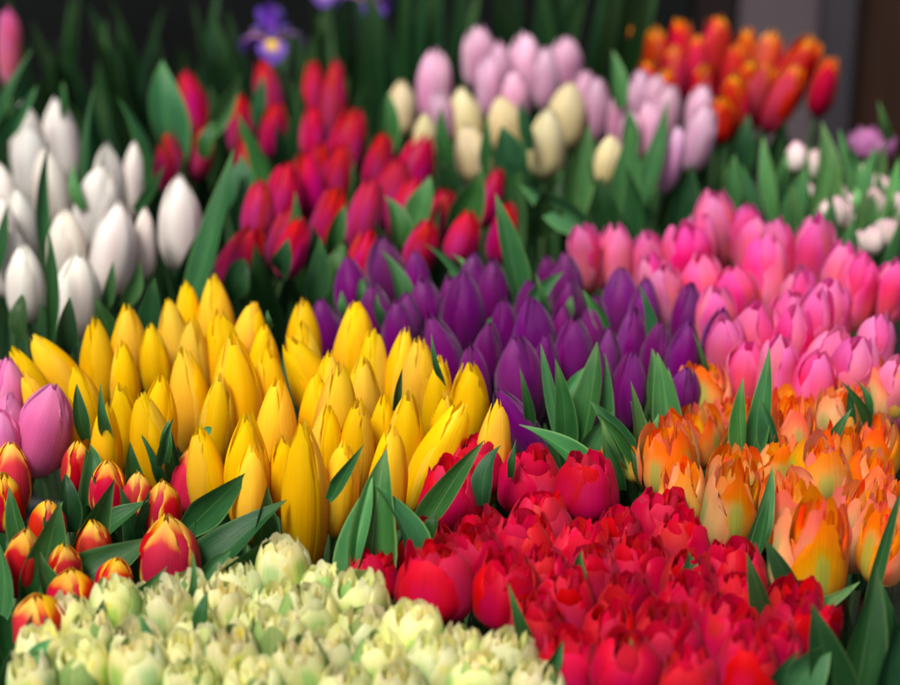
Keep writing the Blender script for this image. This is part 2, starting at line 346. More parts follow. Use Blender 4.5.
# ------------------------------------------------------------------ one tulip
ROOT_Z = 0.035
class Bunch: pass
BUNCH = {}
def tint(rng, a): 
    k = 1 + rng.uniform(-a, a)
    return (k * (1 + rng.uniform(-a, a) * .3), k * (1 + rng.uniform(-a, a) * .3), k * (1 + rng.uniform(-a, a) * .3), 1)
def bunch(key, kindf, flowers, drop, name, cat, look, group, row_names, fan=10.0, by='tip', asp=1.8, leaves=1, leafkey='dark', leaf_len=(.13, .19), leaf_top=-.01, ftilt=4.0, tub=None, ltint=1.0, btint=.10, grow=(1, 1), cull=.45, relax=.80, jit=.004):
    """flowers: (x, y, width, height, lean, [kind]) of each bloom as read off the photograph; the plane DROP metres under the lens holds the bloom centres."""
    rng = random.Random(hash_(key))
    B = Bunch(); BUNCH[key] = B; B.flowers = []; B.drop = drop
    xs = [f[0] for f in flowers]; xc = (min(xs) + max(xs)) / 2; hx = max((max(xs) - min(xs)) / 2, 20)
    rec = []
    for f in flowers:
        x, y, w = f[:3]
        h = f[3] if len(f) > 3 and f[3] else w * asp
        w *= grow[0]; h *= grow[1]
        lean = f[4] if len(f) > 4 and f[4] is not None else fan * (x - xc) / hx + rng.uniform(-4, 4)
        kd = f[5] if len(f) > 5 else kindf
        if by == 'tip':
            cx, cy = x - math.sin(R(lean)) * h / 2, y + math.cos(R(lean)) * h / 2
        else: cx, cy = x, y
        C, t = on_plane(cx, cy, drop)
        rec.append([C, t, w, h, lean, kd])
    # heads do not grow through one another: drop the ones read twice, ease the rest apart in plan
    dia = lambda r: r[2] * r[1] / FPX
    kept = []
    for r in rec:
        if all((Vector((r[0].x - q[0].x, r[0].y - q[0].y)).length) > cull * (dia(r) + dia(q)) / 2 for q in kept): kept.append(r)
    rec = kept
    ext = lambda: [f(r[0][i] for r in rec) for i in (0, 1) for f in (min, max)]
    e0 = ext()
    for it in range(30):
        for i in range(len(rec)):
            for j in range(i):
                dv = rec[i][0] - rec[j][0]; dv.z = 0
                m = relax * (dia(rec[i]) + dia(rec[j])) / 2 - dv.length
                if m > 0 and dv.length > 1e-5:
                    dv = dv.normalized() * m * .25
                    rec[i][0] = rec[i][0] + dv; rec[j][0] = rec[j][0] - dv
    e1 = ext()
    for r in rec:
        nx = e0[0] + (r[0].x - e1[0]) * (e0[1] - e0[0]) / max(e1[1] - e1[0], 1e-4); ny = e0[2] + (r[0].y - e1[2]) * (e0[3] - e0[2]) / max(e1[3] - e1[2], 1e-4)
        r[0] = Vector((nx, ny, r[0].z + rng.uniform(-jit, jit)))
    cen = sum((r[0] for r in rec), Vector()) / len(rec)
    ys = [r[0].y for r in rec]; hy = max((max(ys) - min(ys)) / 2, .05)
    for (C, t, w, h, lean, kd) in rec:
        px = FPX / t
        wm, hm = w / px, h / px / .93
        ty = ftilt * (C.y - cen.y) / hy + rng.uniform(-4, 4)
        ax = Vector((math.sin(R(lean)), math.sin(R(ty)), 1)); ax = Vector((math.tan(R(lean)), math.tan(R(ty)), 1)).normalized()
        base = C - ax * hm / 2
        root = Vector((cen.x + (base.x - cen.x) * .40, cen.y + (base.y - cen.y) * .40, ROOT_Z))
        T = link(name(kd), None, None, root); T.empty_display_size = .02
        tn = tint(rng, btint)
        bl = link('bloom', None, T, base - root)
        q = Vector((0, 0, 1)).rotation_difference(ax)
        bl.rotation_mode = 'QUATERNION'
        bl.rotation_quaternion = q @ Matrix.Rotation(rng.uniform(0, 6.28), 3, 'Z').to_quaternion()
        bl.scale = (wm, wm, hm)
        for me in KIND[kd][rng.randrange(len(KIND[kd]))]:
            o = link('petal', me, bl); o.color = tn
        e = base - root
        dv = max(e.z * .45, .05)
        so = link('stem', stem_mesh(Vector((0, 0, 0)), e - ax * dv, e + ax * .004, max(.0028, min(.0042, wm * .08))), T)
        so.color = (ltint, ltint, ltint, 1)
        nl = leaves if isinstance(leaves, int) else (1 if rng.random() < leaves else 0)
        for i in range(nl):
            L_ = rng.uniform(*leaf_len)
            az = rng.uniform(0, 6.28)
            zt = (CAM_Z - drop) + leaf_top + rng.uniform(-.035, .015)
            s = max(.15, min(.9, (zt - L_ - root.z) / max(e.z, .01)))
            p = (Vector((0, 0, 0)) * (1 - s) ** 2 + (e - ax * dv) * 2 * s * (1 - s) + e * s * s)
            o = link('leaf', LEAFSET[leafkey][rng.randrange(8)], T, p)
            o.rotation_euler = (rng.uniform(-.08, .08), rng.uniform(-.08, .08), az); o.scale = (L_, L_, L_)
            k = ltint * rng.uniform(.8, 1.2); o.color = (k, k, k, 1)
        B.flowers.append((T, C, wm, lean, kd, w, h))
    B.cen = cen; B.hx = max(abs(r[0].x - cen.x) for r in rec); B.hy = hy
    label_rows(B, cat, look, group, row_names)
    return B
ORD = ['first', 'second', 'third', 'fourth', 'fifth', 'sixth', 'seventh', 'eighth', 'ninth', 'tenth', 'eleventh', 'twelfth']
def label_rows(B, cat, look, group, per_row):
    """Rows run from the front of the bunch to its back; places in a row run from its left end."""
    kinds = {}
    for f in B.flowers: kinds.setdefault(cat(f[4]), []).append(f)
    for c, fl in kinds.items():
        fl = sorted(fl, key=lambda f: f[1].y)
        n = len(fl)
        med = sorted(f[5] for f in fl)[n // 2]
        nr = max(1, round(n / per_row)); k = 0
        for r in range(nr):
            m = (n - k) // (nr - r); row = sorted(fl[k:k + m], key=lambda f: f[1].x); k += m
            rn = 'only row' if nr == 1 else 'front row' if r == 0 else 'back row' if r == nr - 1 else ORD[r] + ' row'
            for i, f in enumerate(row):
                size = 'large' if f[5] > med * 1.15 else 'slim' if f[5] < med * .82 else ''
                ln = 'leaning' if abs(f[3]) > 14 else ''
                pos = ('at the left end' if i == 0 else 'at the right end' if i == len(row) - 1 else ORD[i] + ' from left') if len(row) > 1 else 'alone'
                lk = look(f[4])
                tag(f[0], ' '.join(x for x in (size, ln, lk + ',', pos, 'in', 'its' if nr == 1 else 'the', rn) if x), c, group(f[4]))

# ------------------------------------------------------------------ blooms, read off the photograph
YEL = [(38,335,42,95,-28),(18,350,36,90,-20),(30,374,30,80,-14),(98,319,40,105),(130,307,40),(152,328,34),(125,341,32,90),(78,363,36,84,-10),(171,300,40,100),(190,285,32,90),(215,281,42,100),
 (196,316,38,110),(220,312,46,110),(186,347,46,112),(122,380,34,90),(146,393,46,108),(164,377,42,105,6),(232,343,56,140,-2),(255,300,42,95,8),(266,325,36,90),(269,351,40,100),(280,383,46,115,4),
 (292,338,46,100,-24),(202,423,42,100),(250,411,50,130),(304,300,38,85),(304,327,38,90),(357,304,44,100,3),(379,330,38,95),(365,354,44,112),(341,369,50,130,4),(400,331,36,95),(421,340,44,100),
 (470,360,46,100,2),(360,402,40,105),(385,397,32,90),(408,393,42,110),(446,394,36,90),(462,400,46,120,24),(497,404,38,105,4),(393,425,44,120),(306,416,50,165,1),(253,441,38,100),(330,404,40,100),
 (62,385,34,85),(240,300,38,90),(330,350,36,90),(435,410,38,95),(285,430,36,90),(108,402,34,90,3),(345,440,40,100),(225,372,38,100,6),(318,372,38,100),(440,360,34,90)]
PUR = [(321,294,40,80,-8),(348,263,38,75),(378,283,40,80,-5),(382,240,42,80),(415,251,30,70),(422,273,42,85),(430,313,44,100,-16),(463,277,46,95),(447,271,28,75),(473,254,34,70),(493,261,36,80),
 (489,328,36,90,4),(508,304,32,80),(517,333,52,104,-4),(532,300,46,95),(528,276,30,70),(546,253,26,65),(565,258,36,72),(557,303,32,80),(573,312,44,92),(570,275,36,75),(498,384,38,100,-28),
 (620,263,42,80),(645,283,32,78),(634,302,36,85),(690,277,38,82),(684,320,36,85),(721,310,40,82,4),(608,327,30,80),(628,347,38,85),(686,370,36,70),(594,296,32,75),(600,350,32,80),(545,330,32,90),
 (398,300,36,85),(445,320,34,95),(470,345,34,90),(662,318,32,80),(405,285,32,75)]
PNK = [(582,230,34,60),(606,226,36,64),(634,224,36,66),(644,250,34,60),(680,222,46,70),(697,252,42,64),(716,197,42,70),(739,206,32,60),(731,262,46,68),(765,247,46,72),(812,224,44,80,3),(777,228,38,70),
 (832,285,42,72),(868,262,42,70,10),(892,266,36,60,6),(761,305,50,76),(746,333,44,68),(796,310,38,84),(834,322,44,80,14),(880,318,42,80),(856,336,50,74,10),(898,345,40,74,8),(800,258,40,76),
 (845,250,38,66),(712,290,40,64),(660,262,36,60),(788,285,42,70),(815,300,38,80),(775,345,40,66),(815,350,42,70),(720,322,38,66),(698,215,34,60),(755,225,34,60)]
RED = [(186,72,30,58,-14),(170,126,30,52,3),(205,122,30,46,12),(240,90,34,58,-5),(263,56,30,54,-10),(278,106,30,48,8),(243,134,30,50),(290,166,44,62,12),(318,66,28,56),(333,62,26,68,4),(314,112,28,50),
 (357,116,42,66,14),(426,129,42,66,16),(400,160,40,62,12),(322,138,34,60,8),(338,182,40,60,12),(373,184,38,64,12),(306,157,34,58),(499,170,26,52,14),(510,193,30,56,12),(447,182,36,50,16),
 (471,219,36,50,16),(256,219,42,58,28),(302,217,34,56,18),(262,190,34,54,6),(370,222,36,56,14),(430,215,36,50,16),(345,150,34,60,10),(415,172,36,60,14),(385,142,32,56,10),(290,200,34,56,12),(262,188,34,54,8)]
WHT = [(27,106,38,76),(58,98,42,84,-4),(31,127,44,80),(48,152,42,80),(20,187,38,74),(66,207,44,76),(112,141,38,80),(133,142,28,74,4),(105,162,54,88,10),(181,178,48,92,1),(122,203,50,92,10),(147,205,26,70,4),
 (12,220,40,74,3),(25,242,42,76,1),(82,253,52,84,7),(3,165,36,74),(4,200,30,70)]
CRM = [(434,55,38,72,0,'mauve'),(478,31,38,62,-3,'mauve'),(499,46,32,66,0,'mauve'),(525,35,36,70,0,'mauve'),(566,36,38,62,3,'mauve'),(597,82,28,64,2,'mauve'),(620,90,24,60,2,'mauve'),(641,70,28,72,0,'mauve'),
 (668,85,30,60,4,'mauve'),(702,84,30,58,6,'mauve'),(707,110,32,66,14,'mauve'),(678,126,26,66,12,'mauve'),(650,105,26,60,2,'mauve'),(690,112,26,58,6,'mauve'),(515,70,30,60,0,'mauve'),(545,50,30,60,0,'mauve'),(490,60,30,60,0,'mauve'),(585,70,26,56,2,'mauve'),(655,80,26,60,2,'mauve'),(632,110,26,56,2,'mauve'),(440,95,30,56,-4,'mauve'),
 (402,82,32,54,0,'cream'),(486,62,44,62,-4,'cream'),(460,92,38,58,-8,'cream'),(500,97,38,58,-10,'cream'),(466,122,38,58,-12,'cream'),(425,116,28,50,0,'cream'),(548,109,40,66,2,'cream'),(569,84,42,66,4,'cream'),(610,138,32,52,2,'cream')]
FLM = [(628,29,28,52,-8),(652,29,28,52,-4),(680,20,30,60,0),(671,46,28,50,-4),(696,36,28,56,0),(715,21,36,60,0),(736,46,30,60,4),(746,29,30,62,4),(771,34,32,66,10),(767,64,34,66,20),(810,41,42,78,26),(829,58,26,52,10),
 (735,78,34,52,4),(702,68,30,52,2),(644,60,28,48,-6),(790,70,32,60,22),(690,70,28,50,0),(662,70,28,46,-4),(720,100,30,40,4),(752,60,30,60,10)]
LIL = [(58,388,60,96,18),(10,360,44,80,4),(16,398,42,72,10),(4,412,36,60,0)]
STR = [(109,462,36,50,2),(200,444,46,64,6),(165,477,36,50,4),(170,509,58,74,2),(50,500,36,50,6),(30,530,38,66,10),(118,552,36,46,8),(72,566,48,50,0),(40,592,52,60,0),(140,470,30,46,4),(95,520,34,50,4),(66,545,32,44,2),(12,438,42,64,4),(80,440,28,46,6),(6,475,34,54,0)]
CAR = [(372,564,64,50),(461,512,64,64),(446,548,72,62),(436,594,80,70),(533,484,70,60),(538,520,72,64),(584,494,66,62),(549,550,72,66),(512,598,70,68),(589,556,66,70),(570,610,66,70),(592,648,72,70),(608,500,56,62),
 (660,524,74,70),(637,572,72,72),(728,570,74,70),(690,548,58,58),(697,602,72,68),(648,612,68,68),(617,634,68,72),(677,652,74,72),(736,642,78,80),(786,612,70,76),(798,640,56,66),(640,676,70,66),(702,682,68,66),(760,672,66,66),
 (490,478,56,52),(480,556,60,60),(560,580,56,60),(745,604,62,62),(606,586,56,60),(545,630,60,60),(628,536,56,62),(672,580,58,60),(775,650,52,60),(480,520,54,56),(825,628,30,50,18),(500,528,60,60)]
ORA = [(714,398,50,46),(783,415,60,66),(816,402,46,48),(886,398,50,52),(852,402,46,44),(672,452,54,60),(702,424,46,56),(700,458,46,50),(786,460,48,54),(832,450,54,58),(882,436,50,56),(666,474,56,64),(722,500,62,74),(738,466,54,54),
 (796,512,62,74,-6),(816,560,78,96,2),(862,524,62,78,8),(824,482,60,62),(893,552,52,70,4),(878,476,52,60),(606,462,26,36),(760,440,50,54),(800,440,46,52),(856,466,48,56),(690,490,48,56),(750,410,44,44),(838,424,46,48),(650,462,34,40,-10),(896,500,50,60,6)]
LIM = [(44,658,54,58),(84,676,54,54),(124,612,50,52),(141,646,56,58),(172,606,56,58),(203,652,58,60),(236,608,58,58),(250,586,56,50),(279,576,52,50),(290,592,58,52),(236,662,58,56),(283,644,60,58),(148,680,60,54),(78,620,44,48),
 (314,602,54,52),(364,606,60,56),(327,632,60,58),(340,654,58,58),(411,646,60,54),(445,648,60,54),(407,668,60,56),(508,660,60,54),(488,676,58,52),(535,680,60,50),(317,676,58,56),(367,680,60,56),(452,676,60,56),(374,628,58,56),
 (196,684,58,54),(262,626,56,56),(110,640,50,52),(280,684,58,54),(210,630,54,56),(345,592,48,46),(480,650,48,46),(420,690,56,50),(560,690,50,44),(30,690,50,50),(400,630,46,44),(152,592,44,44),(205,588,44,44)]
BLU = [(795,150,18,28),(812,148,18,28),(841,168,18,30),(850,182,18,28),(875,188,20,30),(834,206,18,30),(871,160,26,26),(890,164,22,26),(898,190,18,28),(862,214,18,28),(884,206,20,28),(868,178,20,28),(880,172,22,26),(895,205,20,28),(846,196,18,28),(805,168,16,26),(826,186,16,26),(890,222,20,28),(872,228,18,26)]
PNB = [(11,10,24,74,3)]
TU = lambda w: (lambda kd: w)
bunch('yellow', 'yellow', YEL, .72, TU('yellow_tulip'), TU('yellow tulip'), TU('closed yellow tulip'), TU('yellow tulips in one bunch'), 7, fan=7, asp=2.3, leaves=.25, leaf_top=-.045, grow=(.95, 1.0))
bunch('purple', 'purple', PUR, .735, TU('purple_tulip'), TU('purple tulip'), TU('closed deep purple tulip'), TU('purple tulips behind the yellow bunch'), 7, fan=5, asp=2.1, leaves=.75, leaf_top=-.01, leafkey='fresh', ltint=.8, grow=(.98, 1.0), cull=.5, relax=.9, jit=.006)
bunch('pink', 'pink', PNK, .72, TU('pink_tulip'), TU('pink tulip'), TU('half open coral pink tulip'), TU('pink tulips behind the orange bunch'), 6, fan=8, leaves=.5, leaf_top=-.05, grow=(1.06, 1.10), cull=.5, relax=.88, jit=.012)
bunch('red', 'red', RED, .715, TU('red_tulip'), TU('red tulip'), TU('pointed red tulip'), TU('red tulips beside the white bunch'), 6, fan=10, leaves=2, leaf_top=.01, ltint=.8, grow=(.98, 1.15), cull=.55, relax=1.0, jit=.012)
bunch('white', 'white', WHT, .71, TU('white_tulip'), TU('white tulip'), TU('closed white tulip'), TU('white tulips beside the red bunch'), 5, fan=5, leaves=1, leaf_top=-.02, leafkey='fresh', ltint=.6, grow=(.94, 1.02))
bunch('cream', 'cream', CRM, .70, lambda k: k + '_tulip', lambda k: k + ' tulip', lambda k: {'mauve': 'pale mauve tulip', 'cream': 'creamy yellow tulip'}[k], lambda k: {'mauve': 'pale mauve tulips around the cream ones', 'cream': 'creamy yellow tulips among the mauve ones'}[k], 5, fan=5, leaves=1, leaf_top=-.03, leafkey='fresh', ltint=.9, grow=(.95, 1.0))
bunch('flame', 'flame', FLM, .70, TU('flame_tulip'), TU('red and orange tulip'), TU('red tulip with orange tips'), TU('red and orange tulips at the back'), 5, fan=8, leaves=.6, leaf_top=-.05, ltint=.6, grow=(1.0, 1.15), cull=.5, relax=.9)
bunch('lilac', 'lilac', LIL, .715, TU('lilac_tulip'), TU('lilac pink tulip'), TU('smooth lilac pink tulip'), TU('lilac pink tulips beside the yellow bunch'), 5, fan=4, leaves=1, leaf_top=-.06)
bunch('striped', 'striped', STR, .735, TU('striped_tulip'), TU('red and yellow tulip'), TU('short red tulip edged with yellow'), TU('red and yellow tulips before the yellow bunch'), 4, fan=5, leaves=2, leaf_top=.0, leaf_len=(.10, .15), grow=(1.10, 1.12), cull=.4, relax=.8)
bunch('carmine', 'carmine', CAR, .735, TU('double_red_tulip'), TU('double red tulip'), TU('full double carmine red tulip'), TU('double red tulips at the front'), 7, fan=5, by='centre', leaves=.3, leaf_top=-.04, ftilt=6, grow=(1.0, 1.06), cull=.55, relax=.92, jit=.012)
bunch('orange', 'orange', ORA, .735, TU('double_orange_tulip'), TU('double orange tulip'), TU('ruffled double orange tulip'), TU('double orange tulips beside the red ones'), 6, fan=5, by='centre', leaves=1, leaf_top=-.02, grow=(1.06, 1.10), cull=.58, relax=.93, jit=.010)
bunch('lime', 'lime', LIM, .735, TU('double_cream_tulip'), TU('double cream tulip'), TU('frilly pale lime double tulip'), TU('pale lime double tulips at the front'), 7, fan=4, by='centre', leaves=.3, leafkey='fresh', leaf_top=-.03, grow=(1.08, 1.06), cull=.56, relax=.92, jit=.010)
bunch('blush', 'blush', BLU, .72, TU('blush_tulip'), TU('blush tulip bud'), TU('small blush white tulip bud'), TU('blush tulip buds among green leaves'), 5, fan=5, leaves=5, leaf_top=.02, leafkey='fresh', leaf_len=(.14, .2), ltint=1.7, grow=(1.3, 1.15), cull=.7, relax=1.0, jit=.02)
bunch('orchid', 'orchid', [(872, 146, 46, 30, 3)], .72, TU('orchid_tulip'), TU('double pink tulip'), lambda k: 'small double orchid pink tulip above the blush buds', TU('orchid pink tulips'), 5, by='centre', leaves=2, leaf_top=-.02)
bunch('bud', 'pink', PNB, .69, TU('pink_tulip_bud'), TU('pink tulip bud'), TU('slender closed pink tulip bud above the white bunch'), TU('pink tulip buds'), 5, leaves=1, leaf_top=.02)
BUNCH['orchid'].flowers[0][0]['label'] = 'small double orchid pink tulip above the blush buds'
BUNCH['bud'].flowers[0][0]['label'] = 'slender closed pink tulip bud rising above the white tulips'
for k in ('orchid', 'bud'): del BUNCH[k].flowers[0][0]['group']

# ------------------------------------------------------------------ leaves one can point to, each a part of its tulip
def leaf(key, bx, by, tx, ty, w, bend=0.0, yref=None, dark=1.0, fresh=False, fwd=0.0, twist=.6, fold=.4, ext=.25, face=0.0, back=0.0):
    B = BUNCH[key]; rng = random.Random(int(bx * 7 + by * 13 + tx))
    _, t = on_plane(bx, (yref if yref is not None else by) - (14 if key == 'striped' else 0), B.drop)
    dx, dy = bx - tx, by - ty
    b2 = at_depth(bx + dx * ext, by + dy * ext, t + .015)
    tp = at_depth(tx, ty, t + .01 + back)
    bxm, bym = (bx + dx * ext + tx) / 2, (by + dy * ext + ty) / 2
    ln = math.hypot(dx, dy) or 1
    T = min(B.flowers, key=lambda f: (f[1] - b2).length)[0]
    nrm = (CAM - b2).normalized()
    nrm = (nrm + RT * (face or rng.uniform(-1.0, 1.0)) + UP * rng.uniform(-.1, .3)).normalized()
    fold = rng.uniform(.35, .9); bend += rng.uniform(-3, 3)
    loc = T.location
    md = at_depth(bxm + dy / ln * bend, bym - dx / ln * bend, t - fwd)
    me = leaf_mesh((b2 - loc, md - loc, tp - loc), w / (FPX / t) * 1.08, nrm, LEAFY if (fresh or rng.random() < (.5 if key == 'purple' else .2)) else LEAF, fold=fold, twist=rng.choice((-1, 1)) * twist * rng.uniform(.4, 1.8), seed=bx, curl=rng.uniform(-.018, .030))
    k = dark * rng.uniform(.8, 1.35) * (1.35 if key in ('purple', 'orange') else 1.7 if key == 'blush' else 1.3 if key in ('cream', 'red') else 1.1)
    o = link('leaf', me, T); o.color = (k, k, k * .92, 1)
    return o
for a in [
 # between purple, red and orange
 ('purple',592,475,526,413,26,4,470),('purple',582,440,594,340,36,4,440),('purple',566,452,562,366,24,-3,440),('purple',554,420,541,349,14,6,440),('purple',531,420,529,380,11,0,440),
 ('purple',603,438,614,353,18,-4,440),('purple',628,458,592,400,22,8,470),('purple',640,470,617,391,20,6,470),('purple',632,455,618,408,15,3,475),('purple',586,458,600,416,22,-3,450),
 ('yellow',512,470,515,438,10,0,490),('purple',668,432,663,357,28,3,440),('purple',655,360,650,290,15,0,360),('purple',655,400,657,345,15,0,400),('purple',709,386,699,341,7,0,400),('purple',644,440,636,398,16,-4,462),
 ('purple',404,304,392,243,20,2,320),('purple',518,296,496,194,26,3,310),('purple',460,275,444,237,12,3,290),('purple',468,276,458,247,11,0,290),('purple',344,312,338,290,10,0,330),('purple',360,300,364,272,9,0,320),
 ('purple',535,302,554,277,16,-3,320),('purple',603,326,583,289,15,4,345),('purple',491,331,490,309,9,0,350),('purple',382,322,369,303,13,0,340),('purple',569,314,569,293,9,0,330),('purple',543,312,543,289,9,0,330),
 ('purple',560,420,586,360,18,-4,430),('purple',680,420,668,372,14,0,430),('purple',610,470,606,430,18,0,475),
 # orange
 ('orange',751,448,769,346,22,5,460),('orange',744,452,746,384,20,-3,462),('orange',775,450,761,400,24,3,462),('orange',852,426,850,388,10,0,440),('orange',868,424,859,384,12,2,440),('orange',869,408,865,373,9,0,430),
 ('orange',835,442,849,417,12,-2,460),('orange',751,545,775,466,22,8,540),('orange',756,556,775,498,15,6,545),('orange',872,592,899,482,13,4,590),('orange',855,700,879,566,42,4,660,.55),('orange',842,700,804,609,44,5,670,.55),
 ('orange',889,700,887,603,40,-4,665,.5),('orange',832,524,823,498,11,0,545),('orange',816,609,855,586,13,3,600,1.6,True),('orange',650,440,664,420,12,2,455),
 ('orange',770,620,760,560,24,0,610,.6),('orange',800,600,770,540,26,4,600,.6),('orange',890,640,868,580,30,0,640,.7),('orange',620,480,612,440,16,0,480,.6),('orange',640,480,628,450,14,0,480,.6),
 # double red
 ('carmine',684,582,697,549,20,3,600),('carmine',574,586,575,551,24,0,605),('carmine',523,638,520,602,15,-2,655),('carmine',549,669,560,640,15,3,680),('carmine',768,690,771,664,20,0,690),('carmine',640,672,632,645,10,0,690),
 ('carmine',786,700,826,642,46,6,672,.75,False),
 # in front of the yellow bunch
 ('yellow',372,575,385,447,46,-4,546,1.25),('yellow',348,575,371,476,34,4,549,1.1),('yellow',412,555,388,476,36,5,552),('yellow',430,535,432,510,17,0,548),('yellow',426,524,477,442,26,5,520),('yellow',484,492,490,438,22,-3,505),('yellow',395,402,398,368,10,0,440),
 ('yellow',446,380,445,353,10,0,430),('yellow',84,428,77,383,15,-2,450),('yellow',108,432,101,401,12,-2,460),('yellow',166,454,168,417,12,0,480),('yellow',158,458,160,424,11,0,482),('yellow',335,492,357,454,15,4,520),
 ('yellow',200,440,211,418,10,2,470),('yellow',270,325,266,312,7,0,370),
 # short striped tulips
 ('striped',200,570,276,489,42,6,560),('striped',197,518,237,470,32,5,530),('striped',256,575,258,486,46,2,548,.85),('striped',200,580,231,545,17,3,580,1.2,True),('striped',72,578,149,534,40,8,580),('striped',80,562,89,484,36,4,560),
 ('striped',38,592,52,503,42,4,590),('striped',140,522,149,491,22,3,530),('striped',103,530,147,497,26,4,535),('striped',20,542,9,486,20,-2,545),('striped',133,600,150,576,15,2,605),('striped',93,645,104,602,18,0,650),
 ('striped',164,476,168,446,15,0,490),('striped',134,500,124,452,24,-3,510),('striped',90,492,97,438,20,2,505),('striped',12,700,4,618,70,0,660,.8),('striped',60,600,30,560,28,-4,600,.9),('striped',50,545,60,500,18,0,560),
 ('striped',225,580,240,540,36,0,590,.6),('striped',180,480,172,440,18,0,500,.7),('striped',68,520,66,470,22,0,530,.8),('striped',4,600,16,540,30,0,600,.8),
 ('lime',165,660,158,612,27,-2,660,1.7,True),('lime',197,632,203,587,17,2,640),('lime',30,672,44,630,20,0,690,1.6,True),('lime',182,600,190,574,12,0,610,1.5,True),
 # white bunch
 ('white',43,230,37,142,15,-3,250),('white',87,170,91,83,11,0,200),('white',148,184,153,134,11,2,215),('white',141,204,166,178,11,3,225),('white',2,136,37,86,15,4,160),('white',0,112,28,44,13,4,150),('white',50,318,49,232,13,2,320),
 ('white',128,298,149,261,17,3,300),('white',106,300,115,263,11,2,300),('white',196,276,229,146,26,10,265),('white',62,112,63,82,8,0,150),('white',0,260,8,205,14,0,270),('white',80,200,66,160,12,0,220),
 ('white',150,330,160,285,26,0,320,.5),('white',60,350,70,300,24,0,340,.5),('white',20,330,15,290,24,0,330,.5),('white',110,345,100,300,24,0,335,.5),
 # red bunch
 ('red',170,146,161,56,42,-2,160),('red',215,122,233,73,20,3,140),('red',265,178,255,112,22,-3,190),('red',262,120,264,76,17,0,135),('red',383,143,389,91,24,2,165),('red',417,216,432,177,28,3,225),('red',460,220,482,180,32,4,225),
 ('red',312,292,320,245,26,2,270,.6),('red',335,275,338,238,22,0,260,.6),('red',205,150,212,118,16,0,170),('red',150,150,140,96,18,-3,170),('red',225,200,240,160,18,0,215),('red',250,200,238,150,16,0,210),('red',300,240,310,200,18,0,240),
 ('red',180,270,205,215,24,4,260,.6),('red',230,292,250,255,30,0,268,.5),('red',400,235,392,190,22,0,240,.7),('red',330,240,345,205,18,0,240,.8),('red',285,272,290,250,26,0,262,.5),
 # cream and mauve bunch
 ('cream',488,170,488,120,13,0,180),('cream',576,200,580,124,27,0,190,.9,True),('cream',592,217,592,152,22,0,190,.8,True),('cream',572,220,517,184,30,4,200,1.0,True),('cream',515,163,500,129,30,0,175),('cream',620,200,638,132,28,4,180,.6,True),
 ('cream',644,190,678,106,22,6,165,.7,True),('cream',619,96,615,48,17,0,130),('cream',630,147,628,108,17,0,160),('cream',540,225,560,180,34,0,200,.5),('cream',640,230,650,170,34,0,195,.45),('cream',680,220,690,165,34,0,190,.45),
 ('cream',610,225,600,180,30,0,200,.5),('cream',445,150,440,105,14,0,165,.7),('cream',530,140,524,100,14,0,155,.7),
 # blush buds
 ('blush',771,204,761,134,15,0,190,1,True),('blush',832,190,825,120,22,0,190,1,True),('blush',791,217,803,174,22,2,205,1,True),('blush',862,230,855,187,22,0,215,1,True),('blush',731,204,735,156,18,0,185,.8,True),('blush',892,225,897,166,18,0,205,1,True),
 ('blush',752,215,742,170,16,0,195,.8,True),('blush',815,215,820,150,16,0,200,.9,True),('blush',780,195,788,150,12,0,185,1,True),('blush',850,170,842,130,10,0,175,1,True),('blush',888,135,886,112,10,0,160,.8,True),('blush',720,190,712,150,16,0,175,.7,True),
 ('flame',700,170,690,120,24,0,135,.5),('flame',740,165,748,115,22,0,130,.6),('flame',770,160,780,115,20,0,125,.5),
]: leaf(*a)

# ------------------------------------------------------------------ irises at the back
def iris_bloom(T, base, sc, rng):
    bl = link('bloom', None, T, base); bl.scale = (sc,) * 3; bl.rotation_euler = (rng.uniform(-.2, .2), rng.uniform(-.2, .2), rng.uniform(-.4, .4))
    pw = [(0, .25), (.3, .5), (.6, 1), (.85, .9), (1, .3)]
    for q in range(3):
        t = -math.pi / 2 + q * 2 * math.pi / 3
        d = Vector((math.cos(t), math.sin(t), 0))
        link('petal', leaf_mesh((Vector((0, 0, .0)), d * .75 + Vector((0, 0, .55)), d * .95 + Vector((0, 0, -.35))), .75, Vector((0, 0, 1)) + d * .3, M['iris_fall'], fold=-.15, prof_w=pw, wav=.15, seed=q), bl)
        t += math.pi / 3
        d = Vector((math.cos(t), math.sin(t), 0))
        link('petal', leaf_mesh((Vector((0, 0, .0)), d * .5 + Vector((0, 0, .5)), d * .28 + Vector((0, 0, 1.0))), .42, -d, M['iris'], fold=.2, prof_w=pw, wav=.15, seed=q + 5), bl)
        link('petal', leaf_mesh((Vector((0, 0, .05)), -d * .35 + Vector((0, 0, .5)), -d * .62 + Vector((0, 0, .32))), .3, Vector((0, 0, 1)), M['iris'], fold=-.3, prof_w=pw, seed=q + 9), bl)
strap_w = [(0, .8), (.3, 1), (.7, .8), (.9, .45), (1, .03)]
